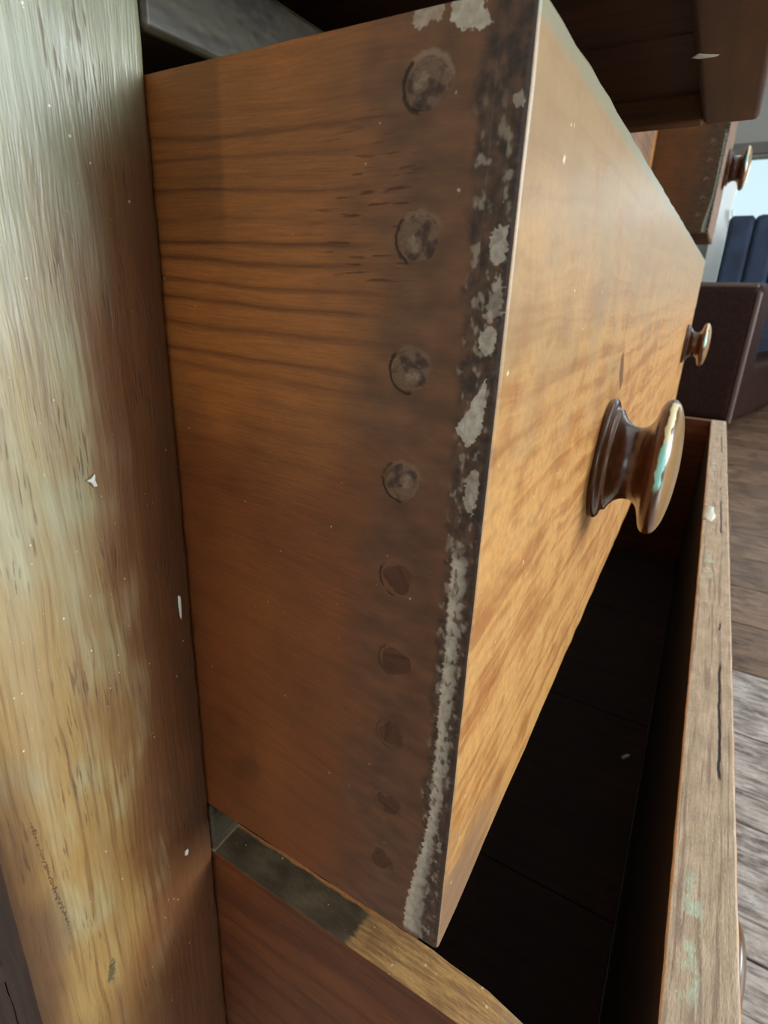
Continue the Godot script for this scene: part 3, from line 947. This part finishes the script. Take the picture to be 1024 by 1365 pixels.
func _dresser() -> void:
	var d := node("dresser", Vector3(-0.25, FLOOR_Y, -0.55))
	tag(d, "old stained pine dresser with worn round-knobbed drawers pulled open to different depths, filling the foreground", "dresser")
	var home := d.position
	var back := -0.5
	var far := -1.16
	var top := 0.48
	# left post: its face is worn and glossy
	var slo := Vector3(-0.045, FLOOR_Y, 0.0003)
	var shi := Vector3(0.0, top, 0.0618)
	var smid := (slo + shi) * 0.5
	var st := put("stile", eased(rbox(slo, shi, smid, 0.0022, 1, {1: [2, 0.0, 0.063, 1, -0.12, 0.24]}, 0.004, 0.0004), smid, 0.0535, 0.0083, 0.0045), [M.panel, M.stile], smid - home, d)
	var shome := home + st.position
	for f in [[26.8, 126.2, [[-1.6, 0.6], [-0.2, 0.9], [0.9, 1.9], [0.7, 0.3], [1.2, -1.7], [0.2, -1.5], [-0.5, -0.2]]], [5.4, 81.5, [[-0.35, 3.9], [0.45, 4.1], [0.5, 0.5], [0.1, -4.2], [-0.3, -3.0], [-0.5, 1.0]]], [12.1, -8.8, [[-0.7, 1.0], [0.4, 1.4], [0.9, 0.2], [0.1, -1.6], [-0.8, -0.8]]]]:
		var outline := PackedVector2Array()
		for p in f[2]:
			outline.append(Vector2(-p[0], p[1]) * 0.001)
		put("paint_flake", flake(outline, Vector3(0, 0, 1), Vector3.UP, Vector3.RIGHT, 0.0004), M.paint, Vector3(0.0003, f[1] * 0.001, f[0] * 0.001) - shome, st)
	board("side_panel", Vector3(back, FLOOR_Y, 0.030), Vector3(-0.0455, top, 0.0598), M.panel, d, home, 1, 0.001)
	board("stile", Vector3(-0.045, FLOOR_Y, far), Vector3(0.0, top, far + 0.062), M.worn, d, home, 1, 0.003)
	board("side_panel", Vector3(back, FLOOR_Y, far + 0.002), Vector3(-0.0455, top, far + 0.03), M.panel, d, home, 1, 0.001)
	board("back_panel", Vector3(back - 0.008, FLOOR_Y + 0.04, far), Vector3(back - 0.0002, top, 0.06), M.dark, d, home, 2, 0.001)
	board("top_board", Vector3(back - 0.01, top + 0.0002, far - 0.015), Vector3(0.02, top + 0.022, 0.077), M.worn, d, home, 2, 0.004)
	# rails between the rows, with the dust boards behind them
	board("rail", Vector3(-0.05, 0.2205, far + 0.0624), Vector3(0.0, 0.2412, 0.0002), M.rail, d, home, 2, 0.0018, {}, 0.02, 0.0004)
	board("rail", Vector3(-0.05, -0.0225, far + 0.0624), Vector3(0.0, -0.0012, 0.0002), M.rail, d, home, 2, 0.0018, {}, 0.02, 0.0004)
	board("rail", Vector3(-0.05, -0.335, far + 0.0624), Vector3(0.0, -0.305, 0.0002), M.rail, d, home, 2, 0.0018)
	board("plinth", Vector3(-0.03, FLOOR_Y, far + 0.0624), Vector3(-0.006, -0.336, 0.0002), M.dark, d, home, 2, 0.001)
	for y in [0.226, -0.017, -0.33]:
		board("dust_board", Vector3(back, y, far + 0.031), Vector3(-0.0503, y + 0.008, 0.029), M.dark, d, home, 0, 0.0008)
	# uprights between the drawers
	board("upright", Vector3(-0.05, 0.2414, -0.299), Vector3(0.0, top, -0.272), M.worn, d, home, 1, 0.0015)
	board("upright", Vector3(-0.05, 0.2414, -0.853), Vector3(0.0, top, -0.826), M.pine_front, d, home, 1, 0.0015)
	board("upright", Vector3(-0.05, 0.0, -0.985), Vector3(0.0, 0.2203, -0.956), M.worn, d, home, 1, 0.0015)
	board("upright", Vector3(-0.05, -0.304, -0.985), Vector3(0.0, -0.0227, -0.956), M.worn, d, home, 1, 0.0015)
	board("fixed_panel", Vector3(-0.03, 0.0, far + 0.0626), Vector3(-0.012, 0.2203, -0.9852), M.pine, d, home, 1, 0.001)
	board("fixed_panel", Vector3(-0.03, -0.304, far + 0.0626), Vector3(-0.012, -0.0227, -0.9852), M.pine, d, home, 1, 0.001)

	# the big drawer
	var sf := [0, -0.005, 0.085, 1, 0.0, DH]
	var big := node("drawer", Vector3.ZERO, d)
	tag(big, "wide drawer in the middle, its left side showing a column of round dowel ends")
	_drawer(big, home, DX, 0.0, -DW, 0.0, DH, -0.36, 0.021, DX - SH, {
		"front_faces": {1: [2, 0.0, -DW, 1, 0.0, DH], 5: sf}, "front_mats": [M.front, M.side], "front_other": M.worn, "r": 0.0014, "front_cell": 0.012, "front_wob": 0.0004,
		"side_faces": {5: sf}, "side_mats": [M.side], "side_other": M.pine, "inner": M.raw, "bottoms": 4, "side_cell": 0.008, "side_wob": 0.0003, "lap": 0.0012, "inset": 0.0001, "side_r": 0.0003})
	var peg := peg_mesh()
	var pegs := [[67.1, 201.9], [67.0, 178.4], [66.8, 154.8], [66.4, 131.8], [66.6, 109.1], [67.2, 87.4], [67.5, 65.8], [67.5, 43.6], [66.6, 22.2]]
	for i in pegs.size():
		var o := put("dowel_peg", peg, M.peg if i in [0, 1, 2, 3] else M.peg_dark, Vector3(pegs[i][0] * 0.001, pegs[i][1] * 0.001, -0.00022 if i < 4 else -0.00035) - home, big)
		o.rotation.z = i * 1.3
	var kn := knob_mesh(1.0)
	for z in [-0.157, -0.815]:
		put("knob", kn, M.knob, Vector3(DX - 0.0002, 0.1012, z) - home, big)

	# the drawer below it, pulled out further
	var ly := -0.0226
	var lx := 0.1602
	var low := node("drawer", Vector3.ZERO, d)
	tag(low, "lower drawer pulled out furthest, open and dark inside, with worn pale top edges")
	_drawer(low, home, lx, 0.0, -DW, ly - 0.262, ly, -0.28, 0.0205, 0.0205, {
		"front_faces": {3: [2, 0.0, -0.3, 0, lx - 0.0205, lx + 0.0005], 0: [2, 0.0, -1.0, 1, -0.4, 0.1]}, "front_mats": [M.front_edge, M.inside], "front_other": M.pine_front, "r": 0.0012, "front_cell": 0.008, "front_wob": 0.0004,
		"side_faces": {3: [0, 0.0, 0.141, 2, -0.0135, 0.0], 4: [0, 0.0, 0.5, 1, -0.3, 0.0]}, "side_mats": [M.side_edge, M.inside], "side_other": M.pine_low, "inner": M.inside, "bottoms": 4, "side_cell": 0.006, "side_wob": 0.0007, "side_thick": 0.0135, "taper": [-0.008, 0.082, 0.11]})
	for z in [-0.157, -0.792]:
		put("knob", kn, M.knob_plain, Vector3(lx - 0.0002, ly - 0.13, z) - home, low)
	var chip := PackedVector2Array()
	for p in [[-5.0, -20.0], [2.5, -23.0], [5.5, -7.0], [3.5, 10.0], [4.0, 20.0], [-3.0, 22.0], [-5.0, 5.0]]:
		chip.append(Vector2(p[0], p[1]) * 0.001)
	put("paint_flake", flake(chip, Vector3.RIGHT, Vector3(0, 0, -1), Vector3.UP, 0.0016), M.chip, Vector3(0.1446, ly + 0.0001, -0.485) - home, low)
	var crumb := PackedVector2Array()
	for p in [[-2.0, -4.5], [1.0, -5.0], [2.0, 0.0], [1.2, 5.0], [-1.6, 4.0]]:
		crumb.append(Vector2(p[0], p[1]) * 0.001)
	put("paint_flake", flake(crumb, Vector3.RIGHT, Vector3(0.5, 0, -0.87), Vector3.UP, 0.002), M.paint, Vector3(0.124, ly - 0.2437, -0.4175) - home, low)

	# the three small drawers of the top row
	var ty := 0.2475
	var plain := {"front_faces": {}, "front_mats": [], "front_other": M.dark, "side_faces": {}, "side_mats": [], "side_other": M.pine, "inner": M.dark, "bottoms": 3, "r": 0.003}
	var t1 := node("drawer", Vector3.ZERO, d)
	tag(t1, "small top drawer at the left end, seen from below")
	_drawer(t1, home, 0.1142, -0.003, -0.267, ty, top - 0.004, -0.25, 0.0237, 0.0237, plain)
	put("knob", kn, M.knob_plain, Vector3(0.114, 0.36, -0.135) - home, t1)
	var ch := PackedVector2Array()
	for p in [[-4.5, 0.5], [-3.0, 2.0], [3.5, 2.6], [4.5, 1.0], [1.0, -1.2], [-2.0, -3.0]]:
		ch.append(Vector2(p[0], p[1]) * 0.001)
	put("paint_flake", flake(ch, Vector3.RIGHT, Vector3(0, 0, -1), Vector3.DOWN, 0.0003), M.paint, Vector3(0.0943, ty + 0.0001, -0.164) - home, t1)
	var closed: Dictionary = plain.duplicate()
	closed.front_other = M.faded
	var t2 := node("drawer", Vector3.ZERO, d)
	tag(t2, "closed drawer in the middle of the top row")
	_drawer(t2, home, 0.001, -0.302, -0.823, ty - 0.004, top - 0.004, -0.36, 0.0237, 0.0237, closed)
	var t3 := node("drawer", Vector3.ZERO, d)
	tag(t3, "small top drawer at the far end, standing open")
	var open_far: Dictionary = closed.duplicate()
	open_far.side_faces = {5: [0, -0.005, 0.085, 1, 0.2425, 0.455]}
	var side_far: StandardMaterial3D = M.side.duplicate()
	side_far.albedo_color = Color(0.86, 1.0, 1.0)
	open_far.side_mats = [side_far]
	open_far.lap = 0.0045
	open_far.inset = 0.0003
	_drawer(t3, home, 0.0843, -0.857, -1.09, 0.2425, top - 0.004, -0.28, 0.021, 0.006, open_far)
	for p in pegs:
		if p[1] < 200.0:
			put("dowel_peg", peg, M.peg, Vector3(p[0] * 0.001, p[1] * 0.001 + 0.2425, -0.8573) - home, t3)
	put("knob", knob_mesh(1.0), M.knob, Vector3(0.0841, 0.335, -0.965) - home, t3)


# ---------------------------------------------------------------- beyond the dresser

func _far_things() -> void:
	# armchair seen from behind, turned
	var at := Vector3(0.262, FLOOR_Y, -2.97)
	var a := node("armchair", at)
	tag(a, "dark brown leather armchair with its back turned, beyond the open drawers", "armchair")
	a.rotation.y = deg_to_rad(-16.0)
	var z := Vector3.ZERO
	# local axes: the back faces +z, its right edge at x = 0
	var lea := func(called: String, lo: Vector3, hi: Vector3, r: float, m: Material = null):
		var mid := (lo + hi) * 0.5
		return put(called, rbox(lo, hi, mid, r, 0, {}, 0.08, 0.004, 5, 5.0), m if m else M.leather, mid, a)
	lea.call("backrest", Vector3(-0.78, 0.035, -0.20), Vector3(0.0, 0.655, 0.0), 0.045)
	lea.call("base", Vector3(-0.77, 0.03, -0.80), Vector3(-0.01, 0.27, -0.19), 0.03)
	lea.call("armrest", Vector3(-0.14, 0.04, -0.84), Vector3(0.0, 0.315, -0.16), 0.04)
	lea.call("armrest", Vector3(-0.78, 0.04, -0.84), Vector3(-0.64, 0.315, -0.16), 0.04)
	lea.call("seat_cushion", Vector3(-0.635, 0.20, -0.86), Vector3(-0.145, 0.30, -0.195), 0.04)
	for k in 3:  # added pale strips: light on the backrest's rounded edges, put into colour
		var pipe := CapsuleMesh.new()
		pipe.radius = 0.011
		pipe.height = [0.58, 0.58, 0.74][k]
		var o := put("lit_edge", pipe, M.leather_edge, [Vector3(-0.012, 0.33, -0.012), Vector3(-0.768, 0.33, -0.012), Vector3(-0.39, 0.642, -0.012)][k], a)
		if k == 2:
			o.rotation.z = PI / 2
	for p in [[-0.72, -0.06], [-0.06, -0.06], [-0.72, -0.74], [-0.06, -0.74]]:
		put("foot", lathe(PackedVector2Array([Vector2(0, 0.018), Vector2(0.02, 0.022), Vector2(0.04, 0.026)]), 1, 16), M.black, Vector3(p[0], 0.0, p[1]), a)
	# navy seat back below the window
	var b := node("navy_chair", Vector3(0.53, FLOOR_Y, -4.06))
	tag(b, "dark navy cushioned chair standing below the bright window, behind the brown leather armchair", "chair")
	for k in 7:
		put("back_channel", rbox(Vector3(-0.46 + k * 0.122, 0.36, -0.10), Vector3(-0.335 + k * 0.122, 1.02, 0.06), Vector3.ZERO, 0.03, 1, {}, 0.1, 0.004, 4), M.navy, Vector3.ZERO, b)
	put("seat", rbox(Vector3(-0.45, 0.12, -0.40), Vector3(0.40, 0.40, 0.10), Vector3.ZERO, 0.04, 0, {}, 0.1, 0.004, 4), M.navy, Vector3.ZERO, b)
	for p in [[-0.4, 0.05], [0.35, 0.05], [-0.4, -0.35], [0.35, -0.35]]:
		put("leg", lathe(PackedVector2Array([Vector2(0, 0.016), Vector2(0.06, 0.02), Vector2(0.125, 0.026)]), 1, 16), M.black, Vector3(p[0], 0.0, p[1]), b)
